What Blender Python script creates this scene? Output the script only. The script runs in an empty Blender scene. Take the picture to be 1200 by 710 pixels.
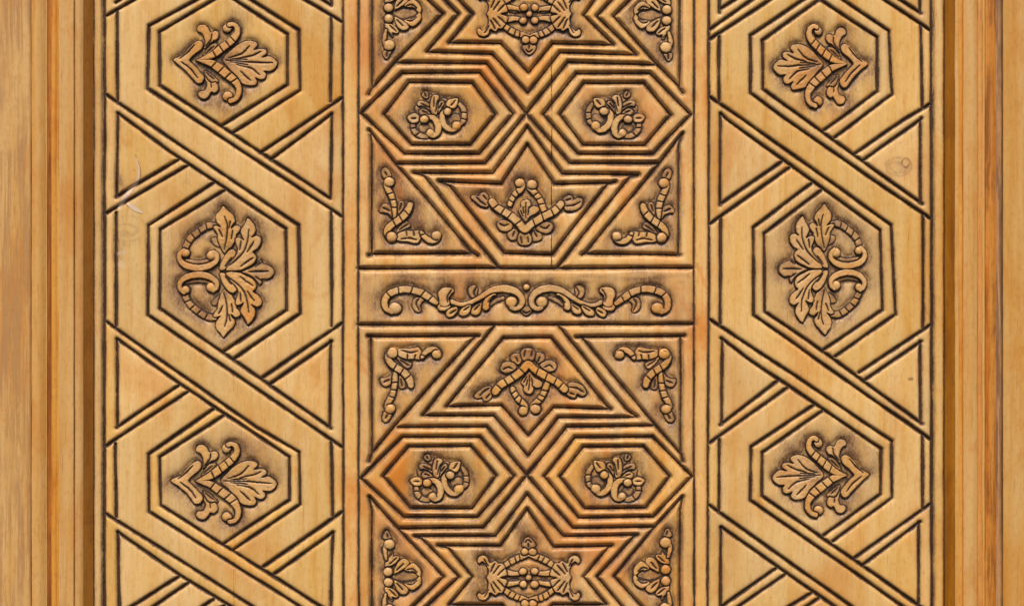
import bpy, math, random
import numpy as np
from mathutils import Vector

random.seed(7)
R = math.radians
C = bpy.context.scene.collection
scene = bpy.context.scene

# ---------------------------------------------------------------- camera, sky, sun, exposure
MM = 0.001                      # one photo pixel is about one millimetre of door
CZ = 1.30                       # height of the picture's centre above the doorstep
cam_d = bpy.data.cameras.new('camera')
cam = bpy.data.objects.new('camera', cam_d)
C.objects.link(cam)
cam.location = (0.0, -2.60, CZ)
cam.rotation_euler = (R(90), 0, 0)
cam_d.sensor_width = 36
cam_d.lens = 36 * 2.60 / 1.200
cam_d.clip_start = 0.05
cam_d.clip_end = 2000
scene.camera = cam

SUN_EL, SUN_AZ = 56.0, 10.0      # soft light of a hazy sky, high above the front of the door
w = bpy.data.worlds.new('World')
scene.world = w
w.use_nodes = True
nt = w.node_tree
bg = nt.nodes['Background']
sky = nt.nodes.new('ShaderNodeTexSky')
sky.sky_type = 'NISHITA'
sky.sun_disc = False
sky.sun_elevation = R(SUN_EL)
sky.sun_rotation = R(180 + SUN_AZ)
sky.air_density = 1.0
sky.dust_density = 3.5
sky.ozone_density = 1.0
nt.links.new(sky.outputs[0], bg.inputs[0])
bg.inputs[1].default_value = 0.085
sd = bpy.data.lights.new('sun', 'SUN')
sd.energy = 2.3
sd.angle = R(16)
sd.color = (1.0, 0.94, 0.84)
sun = bpy.data.objects.new('sun', sd)
C.objects.link(sun)
sun.rotation_euler = (R(90 - SUN_EL), 0, R(-SUN_AZ))
scene.view_settings.view_transform = 'Standard'
scene.view_settings.look = 'None'
scene.view_settings.gamma = 1
scene.view_settings.exposure = 0.64

# ---------------------------------------------------------------- helpers
def tag(o, label=None, cat=None, group=None, kind=None):
    if label: o['label'] = label
    if cat: o['category'] = cat
    if group: o['group'] = group
    if kind: o['kind'] = kind
    return o

def empty(name, loc):
    o = bpy.data.objects.new(name, None)
    C.objects.link(o)
    o.location = loc
    o.empty_display_size = 0.05
    return o

def link(o, parent=None):
    C.objects.link(o)
    if parent is not None:
        o.parent = parent
        o.matrix_parent_inverse = parent_inv(parent)
    return o

def parent_inv(p):
    from mathutils import Matrix
    m = Matrix.Identity(4)
    q = p
    chain = []
    while q is not None:
        chain.append(q)
        q = q.parent
    for q in reversed(chain):
        loc = Matrix.Translation(q.location) @ q.rotation_euler.to_matrix().to_4x4() @ Matrix.Diagonal((*q.scale, 1))
        m = m @ q.matrix_parent_inverse @ loc if q.parent else loc
    return m.inverted()

def mesh_np(name, verts, quads, attrs=None, smooth=True):
    me = bpy.data.meshes.new(name)
    nv, nf = len(verts), len(quads)
    me.vertices.add(nv)
    me.vertices.foreach_set('co', np.ascontiguousarray(verts, dtype=np.float32).ravel())
    me.loops.add(nf * 4)
    me.loops.foreach_set('vertex_index', np.ascontiguousarray(quads, dtype=np.int32).ravel())
    me.polygons.add(nf)
    me.polygons.foreach_set('loop_start', np.arange(0, nf * 4, 4, dtype=np.int32))
    me.polygons.foreach_set('loop_total', np.full(nf, 4, dtype=np.int32))
    me.update(calc_edges=True)
    me.polygons.foreach_set('use_smooth', np.full(nf, smooth, dtype=bool))
    for k, a in (attrs or {}).items():
        at = me.attributes.new(k, 'FLOAT', 'POINT')
        at.data.foreach_set('value', np.ascontiguousarray(a, dtype=np.float32))
    return me

rng = np.random.default_rng(11)
def vnoise(x, y, sx, sy=None, seed=0):
    """smooth value noise in -1..1 with cell sizes sx, sy"""
    sy = sy or sx
    g = np.random.default_rng(seed).uniform(-1, 1, (97, 97))
    u, v = np.asarray(x) / sx + 31.7, np.asarray(y) / sy + 17.3
    i, j = np.floor(u).astype(int), np.floor(v).astype(int)
    fu, fv = u - i, v - j
    fu, fv = fu * fu * (3 - 2 * fu), fv * fv * (3 - 2 * fv)
    i0, i1, j0, j1 = i % 97, (i + 1) % 97, j % 97, (j + 1) % 97
    return (g[i0, j0] * (1 - fu) + g[i1, j0] * fu) * (1 - fv) + (g[i0, j1] * (1 - fu) + g[i1, j1] * fu) * fv

def sst(a, b, x):
    t = np.clip((x - a) / (b - a), 0, 1)
    return t * t * (3 - 2 * t)

def W(px, py, h):
    """photo millimetres -> world; h rises out of the door towards the viewer"""
    return np.stack([(px - 600) * MM, -h * MM, CZ + (355 - py) * MM], -1)

# ---------------------------------------------------------------- materials
def wood(name, tan, honey, orange, blot=0.5, streak=0.5, glaze=True, rough=0.46, ofs=0.0, dark=None):
    m = bpy.data.materials.new(name)
    m.use_nodes = True
    t = m.node_tree
    N, L = t.nodes, t.links
    bs = N['Principled BSDF']
    geo = N.new('ShaderNodeNewGeometry')
    oi = N.new('ShaderNodeObjectInfo')
    def mapping(sc, loc=(0, 0, 0)):
        k = N.new('ShaderNodeMapping')
        k.inputs['Scale'].default_value = sc
        k.inputs['Location'].default_value = loc
        L.new(geo.outputs['Position'], k.inputs[0])
        return k.outputs[0]
    def noise(vec, scale, det=3, rgh=0.55, dist=0.0):
        k = N.new('ShaderNodeTexNoise')
        k.inputs['Scale'].default_value = scale
        k.inputs['Detail'].default_value = det
        k.inputs['Roughness'].default_value = rgh
        k.inputs['Distortion'].default_value = dist
        L.new(vec, k.inputs['Vector'])
        return k.outputs['Fac']
    def rng_(v, a, b, c=0.0, d=1.0, smooth=True):
        k = N.new('ShaderNodeMapRange')
        if smooth: k.interpolation_type = 'SMOOTHSTEP'
        k.inputs[1].default_value = a; k.inputs[2].default_value = b
        k.inputs[3].default_value = c; k.inputs[4].default_value = d
        L.new(v, k.inputs[0])
        return k.outputs[0]
    def math_(op, a, b):
        k = N.new('ShaderNodeMath'); k.operation = op
        for q, s in ((a, 0), (b, 1)):
            if isinstance(q, (int, float)): k.inputs[s].default_value = q
            else: L.new(q, k.inputs[s])
        return k.outputs[0]
    def mix(f, a, b, mode='MIX'):
        k = N.new('ShaderNodeMix'); k.data_type = 'RGBA'; k.blend_type = mode
        if isinstance(f, (int, float)): k.inputs[0].default_value = f
        else: L.new(f, k.inputs[0])
        for q, s in ((a, 6), (b, 7)):
            if isinstance(q, tuple): k.inputs[s].default_value = (*q, 1)
            else: L.new(q, k.inputs[s])
        return k.outputs[2]
    vz = mapping((1, 1, 0.045), (ofs, 0, ofs * 3))
    vi = mapping((1, 1, 0.55), (ofs * 2, 0, ofs))
    fib = noise(vz, 560, 4, 0.7)
    stk = noise(vz, 75, 4, 0.6, 0.4)
    big = noise(vi, 11, 4, 0.62, 0.6)
    big2 = noise(vi, 5.0, 3, 0.5)
    fleck = noise(vi, 260, 2, 0.5)
    col = mix(rng_(stk, 0.34, 0.68), tan, honey)
    col = mix(math_('MULTIPLY', rng_(big, 0.46, 0.74), blot), col, orange)
    col = mix(math_('MULTIPLY', rng_(big2, 0.5, 0.72), 0.35), col, honey)
    pat = noise(vi, 34, 4, 0.6, 0.8)
    col = mix(math_('MULTIPLY', rng_(pat, 0.56, 0.70), 0.55 * blot), col, orange)
    col = mix(math_('MULTIPLY', rng_(pat, 0.22, 0.42, 1, 0), 0.5), col, (tan[0], tan[1] * 1.02, tan[2] * 1.25))
    col = mix(math_('MULTIPLY', rng_(fib, 0.56, 0.72), min(0.8, 0.42 * streak)), col, (orange[0] * .55, orange[1] * .45, orange[2] * .35))
    str2 = noise(vz, 210, 3, 0.6, 0.3)
    col = mix(math_('MULTIPLY', rng_(str2, 0.55, 0.75), min(0.8, 0.26 * streak)), col, (orange[0] * .8, orange[1] * .7, orange[2] * .6))
    col = mix(math_('MULTIPLY', rng_(stk, 0.60, 0.78), min(0.85, 0.38 * streak)), col, (orange[0] * .75, orange[1] * .65, orange[2] * .5))
    col = mix(math_('MULTIPLY', rng_(fib, 0.20, 0.42, 1, 0), 0.22), col, (min(1, tan[0] * 1.25), tan[1] * 1.25, tan[2] * 1.3))
    if dark:
        col = mix(math_('MULTIPLY', rng_(noise(vz, 170, 4, 0.75, 0.5), 0.42, 0.56), math_('MULTIPLY', rng_(big, 0.34, 0.50), 0.80)), col, dark)
    # each piece took the varnish a little differently
    col = mix(math_('MULTIPLY', rng_(fleck, 0.50, 0.72), 0.22), col, (orange[0] * .7, orange[1] * .62, orange[2] * .6))
    hs = N.new('ShaderNodeHueSaturation')
    L.new(math_('MULTIPLY_ADD', oi.outputs['Random'], 0.14), hs.inputs['Value'])
    hs.inputs['Value'].links[0].from_node.inputs[2].default_value = 0.92
    L.new(math_('MULTIPLY_ADD', math_('FRACT', math_('MULTIPLY', oi.outputs['Random'], 7.31), 0), 0.07), hs.inputs['Saturation'])
    hs.inputs['Saturation'].links[0].from_node.inputs[2].default_value = 0.95
    L.new(col, hs.inputs['Color'])
    col = hs.outputs[0]
    rgh = rng_(fleck, 0.3, 0.7, rough - 0.06, rough + 0.10)
    if glaze:
        ga = N.new('ShaderNodeAttribute'); ga.attribute_name = 'glaze'
        gr = N.new('ShaderNodeAttribute'); gr.attribute_name = 'grime'
        pa = N.new('ShaderNodeAttribute'); pa.attribute_name = 'putty'
        speck = noise(vi, 520, 2, 0.6)
        mot = noise(vi, 62, 4, 0.65)
        g1 = math_('MULTIPLY', gr.outputs['Fac'], rng_(mot, 0.28, 0.66, 0.45, 1.15))
        g1 = math_('MULTIPLY', g1, rng_(speck, 0.3, 0.7, 0.72, 1.15))
        c1 = N.new('ShaderNodeClamp'); L.new(g1, c1.inputs[0])
        col = mix(c1.outputs[0], col, (0.190, 0.092, 0.043))
        g2 = math_('ADD', ga.outputs['Fac'], rng_(speck, 0.25, 0.75, -0.16, 0.16))
        g2 = math_('ADD', g2, rng_(mot, 0.3, 0.7, -0.10, 0.10))
        g2 = math_('MULTIPLY', rng_(g2, 0.22, 0.80), 0.97)
        col = mix(g2, col, (0.046, 0.0215, 0.0095))
        col = mix(pa.outputs['Fac'], col, (0.62, 0.47, 0.36))
        rgh = math_('ADD', rgh, math_('MULTIPLY', g2, 0.10))
    L.new(col, bs.inputs['Base Color'])
    L.new(rgh, bs.inputs['Roughness'])
    bs.inputs['Specular IOR Level'].default_value = 0.36
    bs.inputs['Coat Weight'].default_value = 0.12
    bs.inputs['Coat Roughness'].default_value = 0.42
    hgt = math_('ADD', math_('MULTIPLY', fib, 0.35), math_('MULTIPLY', noise(vi, 120, 3, 0.55), 0.65))
    bp = N.new('ShaderNodeBump')
    bp.inputs['Strength'].default_value = 0.85
    bp.inputs['Distance'].default_value = 0.0007
    L.new(hgt, bp.inputs['Height'])
    L.new(bp.outputs[0], bs.inputs['Normal'])
    return m

M_side = wood('pale_varnished_wood', (0.73, 0.462, 0.172), (0.69, 0.385, 0.098), (0.61, 0.255, 0.036), 0.80, 1.2)
M_mid = wood('honey_varnished_wood', (0.74, 0.440, 0.160), (0.70, 0.355, 0.078), (0.62, 0.200, 0.018), 1.0, 0.9, ofs=3.1)
M_orn = wood('carved_wood', (0.67, 0.395, 0.150), (0.63, 0.320, 0.078), (0.57, 0.220, 0.030), 0.95, 0.4, ofs=5.7)
M_jamb = wood('jamb_wood', (0.64, 0.365, 0.120), (0.60, 0.300, 0.066), (0.54, 0.215, 0.030), 0.9, 1.0, glaze=False, rough=0.42, ofs=9.3, dark=(0.40, 0.20, 0.065))
M_jambr = wood('pale_jamb_wood', (0.64, 0.365, 0.120), (0.59, 0.290, 0.060), (0.55, 0.215, 0.028), 0.8, 1.2, glaze=False, rough=0.42, ofs=1.9)
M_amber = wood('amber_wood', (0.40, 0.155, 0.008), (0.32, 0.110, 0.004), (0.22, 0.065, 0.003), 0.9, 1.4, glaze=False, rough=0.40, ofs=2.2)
M_orange = wood('orange_wood', (0.70, 0.340, 0.070), (0.64, 0.245, 0.030), (0.50, 0.145, 0.010), 0.8, 1.2, glaze=False, rough=0.40, ofs=4.4)
M_brown = wood('brown_streaked_wood', (0.60, 0.260, 0.050), (0.50, 0.160, 0.012), (0.32, 0.085, 0.007), 0.8, 2.0, glaze=False, rough=0.46, ofs=6.6, dark=(0.22, 0.070, 0.012))
M_grey = wood('weathered_wood', (0.50, 0.270, 0.110), (0.44, 0.185, 0.050), (0.36, 0.120, 0.020), 0.6, 2.0, glaze=False, rough=0.5, ofs=7.7, dark=(0.15, 0.080, 0.045))
M_core = wood('door_core_wood', (0.12, 0.07, 0.035), (0.10, 0.05, 0.02), (0.08, 0.035, 0.012), 0.5, 0.5, glaze=False)

# ---------------------------------------------------------------- the carved lines (chisel grooves)
G = []            # (points, half width)
def T(ox, oy, s):
    return lambda *p: [(ox + x / s, oy + y / s) for x, y in p]
ID = T(0, 0, 1)
def g(pts, hw=3.1):
    pts = [tuple(p) for p in pts]
    def run_on(a, b):          # lines that leave the picture run on to the edge of the modelled leaf
        if a[1] <= 0.5 or a[1] >= 709.5:
            dx, dy = a[0] - b[0], a[1] - b[1]
            l = math.hypot(dx, dy) + 1e-9
            if (a[1] < 5 and dy < 0) or (a[1] > 700 and dy > 0):
                return [(a[0] + dx / l * 40, a[1] + dy / l * 40)]
        return []
    pts = run_on(pts[0], pts[1]) + pts + run_on(pts[-1], pts[-2])
    G.append((pts, hw))

# left lattice panel -------------------------------------------------
L_ = 3.1
for p in [
    # hexagon at the top
    [(233, -1), (174.5, 30.5), (172.5, 104.5), (400.8, 254.4)],
    [(252.5, -1), (187, 37.6), (187, 101), (386.7, 233)],
    [(273, -1), (336.6, 40.5), (336.8, 100), (260.7, 147)],
    [(292, -1), (350, 35.8), (351.8, 106.3), (273, 156)],
    [(124, 19), (160, -1)], [(135.5, 3.6), (143, -1)],
    [(355, -1), (400.8, 26.5)], [(376, -1), (388, 7)], [(388, -2), (388.5, 7)],
    # band over band
    [(124, 111.5), (222.5, 178.5), (349.9, 264.5), (351.8, 367.5), (275, 420.5)],
    [(137.5, 133), (198, 177.5), (335, 268.5), (335.8, 363.5), (262.5, 412)],
    [(400.8, 115.6), (305, 179.5)], [(389, 134), (317, 187.5)],
    [(209.8, 186.8), (136, 231.5)], [(221, 193.5), (124, 250.7)],
    [(250.6, 214.6), (173.6, 264.7), (173, 369.5), (400.8, 524)],
    [(263, 223.3), (187.3, 269.5), (187, 362), (388, 502)],
    # lower band
    [(124, 377.3), (300, 501), (350.4, 530), (351.6, 591), (274, 644)],
    [(137, 397.5), (210.5, 450), (339, 535.8), (339, 586), (262.5, 636.8)],
    [(400.8, 378.8), (307.8, 442.8)], [(389, 400), (316.5, 450.3)],
    [(210.5, 450.7), (136.5, 501.4)], [(221.8, 457.8), (124, 522.7)],
    [(250.6, 479), (174, 532.7), (174.3, 599.7), (360, 716)],
    [(263, 486.5), (187, 535.8), (188, 592), (384, 716)],
    [(124, 602.4), (200, 650), (304, 716)], [(137.5, 623.5), (210.5, 674.5), (279, 716)],
    [(400.8, 599.8), (309, 664)], [(390.3, 623.5), (321.5, 672.5)],
    [(210.5, 675.3), (150, 713)], [(223, 681.5), (172, 716)],
    [(250, 702.5), (230, 716)], [(263, 709.5), (252, 717)],
    # inner uprights, cut where the bands cross
    [(137, 13), (137.5, 118)], [(137.8, 133), (136.5, 231)], [(135.8, 250), (135.8, 382)],
    [(137, 398), (137.5, 501)], [(135, 520), (135.8, 606)], [(137.8, 623), (139.5, 716)],
    [(388, 20), (387.6, 119.5)], [(388.6, 134), (387, 233)], [(388, 248), (388.6, 382)],
    [(387.6, 400), (386.6, 501)], [(388, 517.7), (390.2, 604)], [(390, 623.5), (387.5, 716)],
]: g(p, L_)
g([(401.8, -20), (402, 350), (402.6, 730)], 2.4)
g([(420.2, -20), (419.8, 340), (420.6, 730)], 2.2)

# right lattice panel -------------------------------------------------
s = 4.279
r1, r2, r3, r4, r5 = T(820, 0, s), T(820, 140, s), T(820, 280, s), T(820, 420, s), T(820, 544, s)
for p in [
    [(949, -4), (879.6, 42)] + r1((255, 468)) + r2((430, 0), (1160, 502)),
    r1((610, -4), (315, 205), (318, 450)) + r2((525, 0), (1115, 425)),
    r1((600, -2), (890, 190), (893, 460), (625, 655)),
    r1((708, -4), (948, 158), (967, 475), (680, 692)),
    r1((55, 490)) + r2((215, 0), (960, 530)) + r3((983, 380), (680, 590)),
    r1((105, 570)) + r2((135, 0), (905, 555)) + r3((918, 357), (622, 556)),
    r1((1155, 525)) + r2((1030, 0), (780, 175)), r1((1112, 595)) + r2((1108, 3), (825, 205)),
    r1((918, -4), (1158, 156)), r1((998, -4), (1110, 70)),
    r2((415, 213), (105, 425)), r2((450, 245), (52, 524)),
    r2((560, 325), (268, 545)) + r3((272, 382)) + r4((575, 0), (1162, 410)),
    r2((610, 358), (322, 575)) + r3((328, 365)) + r4((665, 0), (1115, 330)),
    r3((50, 405)) + r4((345, 0), (965, 415)) + r5((965, 170), (670, 387)),
    r3((108, 500)) + r4((240, 0), (912, 455)) + r5((908, 150), (625, 357)),
    r3((1162, 430), (800, 672)), r3((1112, 515), (835, 706)),
    r4((395, 110), (105, 335)), r4((445, 145), (52, 425)),
    r4((575, 235), (258, 445)) + r5((253, 180), (1050, 735)),
    r4((615, 265), (313, 475)) + r5((312, 158), (1120, 722)),
    r5((48, 205), (790, 735)), r5((110, 315), (705, 735)), r5((1157, 203), (780, 470)), r5((1108, 290), (820, 506)),
    r5((385, 520), (80, 735)), r5((435, 547), (165, 735)), r5((570, 640), (410, 740)), r5((605, 668), (500, 740)),
    [(832, 35.2), (886, -3)], [(831.5, 47), (908, -3)], [(844, 11), (868, -4)], [(843.5, -10), (843, 15)],
    r1((98, 185), (98, 510)), r1((104, 570)) + r2((103, 430)), r2((105, 490)) + r3((103, 428)),
    r3((114, 502)) + r4((112, 332)), r4((100, 405)) + r5((97, 238)), r5((107, 315), (103, 740)),
    r1((1106, -20), (1106, 68)), r1((1110, 130), (1118, 545)), r2((1107, 5), (1107, 422)),
    r2((1120, 480)) + r3((1120, 446)), r3((1106, 515)) + r4((1108, 325)), r4((1118, 385)) + r5((1120, 226)),
    r5((1100, 292), (1098, 740)),
]: g(p, L_)
g([(830.6, -20), (830.8, 340), (829.2, 730)], 2.5)
g([(813.5, -20), (813.2, 340), (813.8, 730)], 2.2)

# centre: stars and hexagons ----------------------------------------
H_ = 3.9
X1, X2 = (617, 133.6), (617.3, 557.6)
for p in [
    # upper left
    [(500, -1), (518.5, 16.5), (464.5, 71.5), (435.5, 104.5), (432, 111.5)],
    [(519.5, -1), (536.8, 16.8), (500, 61), (576.7, 64), (618.5, 109.5)],
    [(536, -1), (553.4, 17.3), (526, 50.5), (586.7, 51.2), (619.3, 85.8)],
    [(464.5, 73.6), (569.9, 75), X1], [(436, -14), (435.8, 103)],
    # upper right
    [(740, -1), (719.3, 19.3), (768, 74), (794, 100), (800, 109)],
    [(718.5, -1), (699.5, 19.3), (746, 64.5), (656.4, 61.6), (618.5, 109.5)],
    [(698, -1), (684.2, 18.2), (719, 52.6), (647.6, 51.3), (619.3, 85.8)],
    [(767, 76), (666, 73), X1], [(796.4, -14), (796.3, 103)],
    # crossing and hexagon rings
    [(423, 133.2), (471, 86), (562, 85.7), (601.4, 133.9), (562, 180.4), (473.8, 180.4), (423, 133.2)],
    [(450, 134.6), (479, 96.6), (553.3, 97.8), (580.4, 134.6), (551.6, 169.9), (482.2, 169.9), (450, 134.6)],
    [(637, 134.8), (675.6, 86.4), (761.6, 86), (809.6, 134.6), (765.8, 180.6), (677.4, 180.6), (637, 134.8)],
    [(656.4, 134.8), (684.4, 97.6), (754.6, 97.6), (786, 135), (756, 170), (683.5, 170), (656.4, 134.8)],
    # below the first crossing
    [X1, (569, 191.6), (463, 192.2)], [X1, (667.8, 191.6), (772, 191.4)],
    [(432.5, 153), (463.5, 192.5), (499, 232), (551.5, 295), (560, 300.5)],
    [(434.2, 158), (435.5, 170), (435.6, 299)], [(432.5, 299), (436, 297.3), (553, 297.6)],
    [(484.5, 202.8), (497, 206.2), (537.5, 258), (584, 314)],
    [(484.5, 202.8), (577.8, 203.2), (618, 149)],
    [(514.5, 212.5), (527, 218), (591, 297), (647.6, 298.6), (712, 216), (721, 213.5)],
    [(514.5, 212.5), (588, 216), (618, 169.5), (649.4, 216), (715, 215)],
    [(618, 149), (659, 204), (748, 205)], [(748, 205), (738, 208), (653, 314)],
    [(800, 157), (772.5, 192.5), (687, 295.5), (682, 298.5)], [(800, 157), (795.6, 170), (795.2, 299)],
    [(684, 297.2), (797, 299)],
    # frieze borders
    [(420.5, 314.6), (620, 314.6), (812, 314)], [(420.5, 380.8), (620, 380.6), (812, 379.8)],
    # below the frieze, left
    [(431.6, 394.6), (561, 394)], [(434.8, 395), (435.8, 531)],
    [(556, 395), (462, 499.6), (436, 531), (432.5, 541)],
    [(579.5, 382), (495.5, 486.6), (578.6, 487), (619, 535)],
    [(646, 395.6), (590, 396.3), (523.5, 476.3), (587.4, 475), (618.9, 510.8), (648.9, 477.5), (716, 479.5)],
    [(646, 395.6), (710, 474), (716, 480)],
    [(655, 382), (735, 481), (747, 489), (654.6, 489.6), (619, 535)],
    [(675.6, 395.5), (802, 393.6)], [(797.6, 394), (798, 532)], [(683, 396.5), (766.6, 497), (799, 533), (801, 541)],
    [(465.8, 500.3), (570, 499.8), X2], [(768, 498.8), (664.5, 500.5), X2],
    [(422.9, 560.4), (471.9, 512), (562, 512), (602.3, 558.3), (559.4, 606.2), (472.8, 606.2), (422.9, 560.4)],
    [(449, 558.3), (479, 523.6), (551.5, 522.6), (581.3, 557.6), (553.3, 595.9), (480.6, 595.9), (449, 558.3)],
    [(638, 558.3), (674, 512.6), (764.9, 512), (811, 558.3), (765.8, 605.7), (678.3, 606.7), (638, 558.3)],
    [(656.4, 558.6), (683.5, 523.6), (754.4, 523.4), (785, 558.3), (757, 595.2), (685.3, 595.8), (656.4, 558.6)],
    [X2, (566.7, 618.6), (467, 619.4)], [X2, (671.4, 618.6), (766.7, 617.6)],
    [(432.6, 582.5), (466.5, 620), (519.5, 676.3), (482, 713)], [(432.8, 582.5), (435.6, 600), (435.8, 722)],
    [(617.5, 579.6), (580.5, 628.4), (486, 628.4), (494, 631.5), (537.6, 676.3), (498, 713)],
    [(617.5, 579.6), (660, 628.2), (747, 627), (742, 630), (700.2, 676), (731, 713)],
    [(617.5, 597), (586.7, 640), (513, 639.6), (525.5, 643), (553.5, 676.3), (527, 708.6), (588, 708.8), (594, 716)],
    [(617.5, 597), (648.9, 641), (717, 639.5), (713, 641.5), (684.2, 676), (711, 708.6), (648, 708.8), (642, 716)],
    [(799.5, 582.5), (766.7, 618.6), (720.3, 675.6), (754, 713)], [(799.5, 582.5), (796.8, 598), (796.8, 722)],
]: g(p, H_)
# door edges: the black gaps beside the beads
g([(122.2, -20), (122.2, 360), (121.8, 730)], 3.0)
g([(1091.6, -20), (1092.3, 730)], 3.0)
g([(109.6, -20), (109.6, 730)], 1.6)
g([(1106.8, -20), (1106.8, 730)], 1.8)

# ---------------------------------------------------------------- carved ornaments: primitives in photo millimetres
def catmull(P, closed=False, step=0.45):
    P = np.array(P, float)
    n = len(P)
    out = []
    rngi = range(n) if closed else range(n - 1)
    for i in rngi:
        p1, p2 = P[i], P[(i + 1) % n]
        p0 = P[i - 1] if (closed or i > 0) else 2 * p1 - p2
        p3 = P[(i + 2) % n] if (closed or i < n - 2) else 2 * p2 - p1
        k = max(2, int(np.hypot(*(p2 - p1)[:2]) / step))
        t = (np.arange(k) / k)[:, None]
        out.append(0.5 * (2 * p1 + (p2 - p0) * t + (2 * p0 - 5 * p1 + 4 * p2 - p3) * t ** 2 + (3 * p1 - p0 - 3 * p2 + p3) * t ** 3))
    if not closed: out.append(P[-1:])
    return np.concatenate(out)

class Orn:
    def __init__(self, ox, oy, s):
        self.ox, self.oy, self.s = ox, oy, s
        self.items = []
        self.mir = None
    def c(self, pts):
        return [((self.ox + q[0] / self.s), (self.oy + q[1] / self.s)) + tuple(v / self.s for v in q[2:]) for q in pts]
    def root(self, *r):
        self.items[-1]['root'] = self.c(r)
    def stroke(self, name, pts, cuts=(), veins=(), z=0.0, H=3.6):
        self.items.append(dict(k='s', name=name, p=self.c(pts), cuts=self.c(cuts), veins=[self.c(v) for v in veins], z=z, H=H))
    def poly(self, name, pts, veins=(), z=0.0, H=3.2):
        self.items.append(dict(k='p', name=name, p=self.c(pts), cuts=[], veins=[self.c(v) for v in veins], z=z, H=H))
    def ball(self, x, y, r, z=0.35, H=3.8, name='bead'):
        self.items.append(dict(k='b', name=name, p=self.c([(x, y, r)]), cuts=[], veins=[], z=z, H=H))
    def mirror_y(self, axis, which=None, skip=0):
        n = len(self.items)
        for it in self.items[skip:n]:
            if which and it['name'] not in which: continue
            f = lambda P: [(q[0], 2 * axis - q[1]) + tuple(q[2:]) for q in P]
            self.items.append(dict(it, p=f(it['p']), cuts=f(it['cuts']), veins=[f(v) for v in it['veins']], root=f(it.get('root', []))))
    def mirror_x(self, axis, start=0):
        n = len(self.items)
        for it in self.items[start:n]:
            f = lambda P: [(2 * axis - q[0], q[1]) + tuple(q[2:]) for q in P]
            self.items.append(dict(it, p=f(it['p']), cuts=f(it['cuts']), veins=[f(v) for v in it['veins']], root=f(it.get('root', []))))

def piece_sdf(it, X, Y):
    """signed distance (inside negative) of a primitive on a grid"""
    if it['k'] == 'b':
        x, y, r = it['p'][0]
        return np.hypot(X - x, (Y - y) * 1.04) - r
    if it['k'] == 's':
        c = catmull(it['p'])
        best = np.full(X.shape, 1e9)
        for q in c[::1]:
            np.minimum(best, np.hypot(X - q[0], Y - q[1]) - q[2], out=best)
        return best
    c = catmull(it['p'], True, 0.6)
    d = np.full(X.shape, 1e9)
    ins = np.zeros(X.shape, bool)
    m = len(c)
    for i in range(m):
        a, b = c[i], c[(i + 1) % m]
        np.minimum(d, np.hypot(X - a[0], Y - a[1]), out=d)
        if a[1] != b[1]:
            cond = ((a[1] > Y) != (b[1] > Y)) & (X < (b[0] - a[0]) * (Y - a[1]) / (b[1] - a[1]) + a[0])
            ins ^= cond
    return np.where(ins, -d, d)

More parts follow.
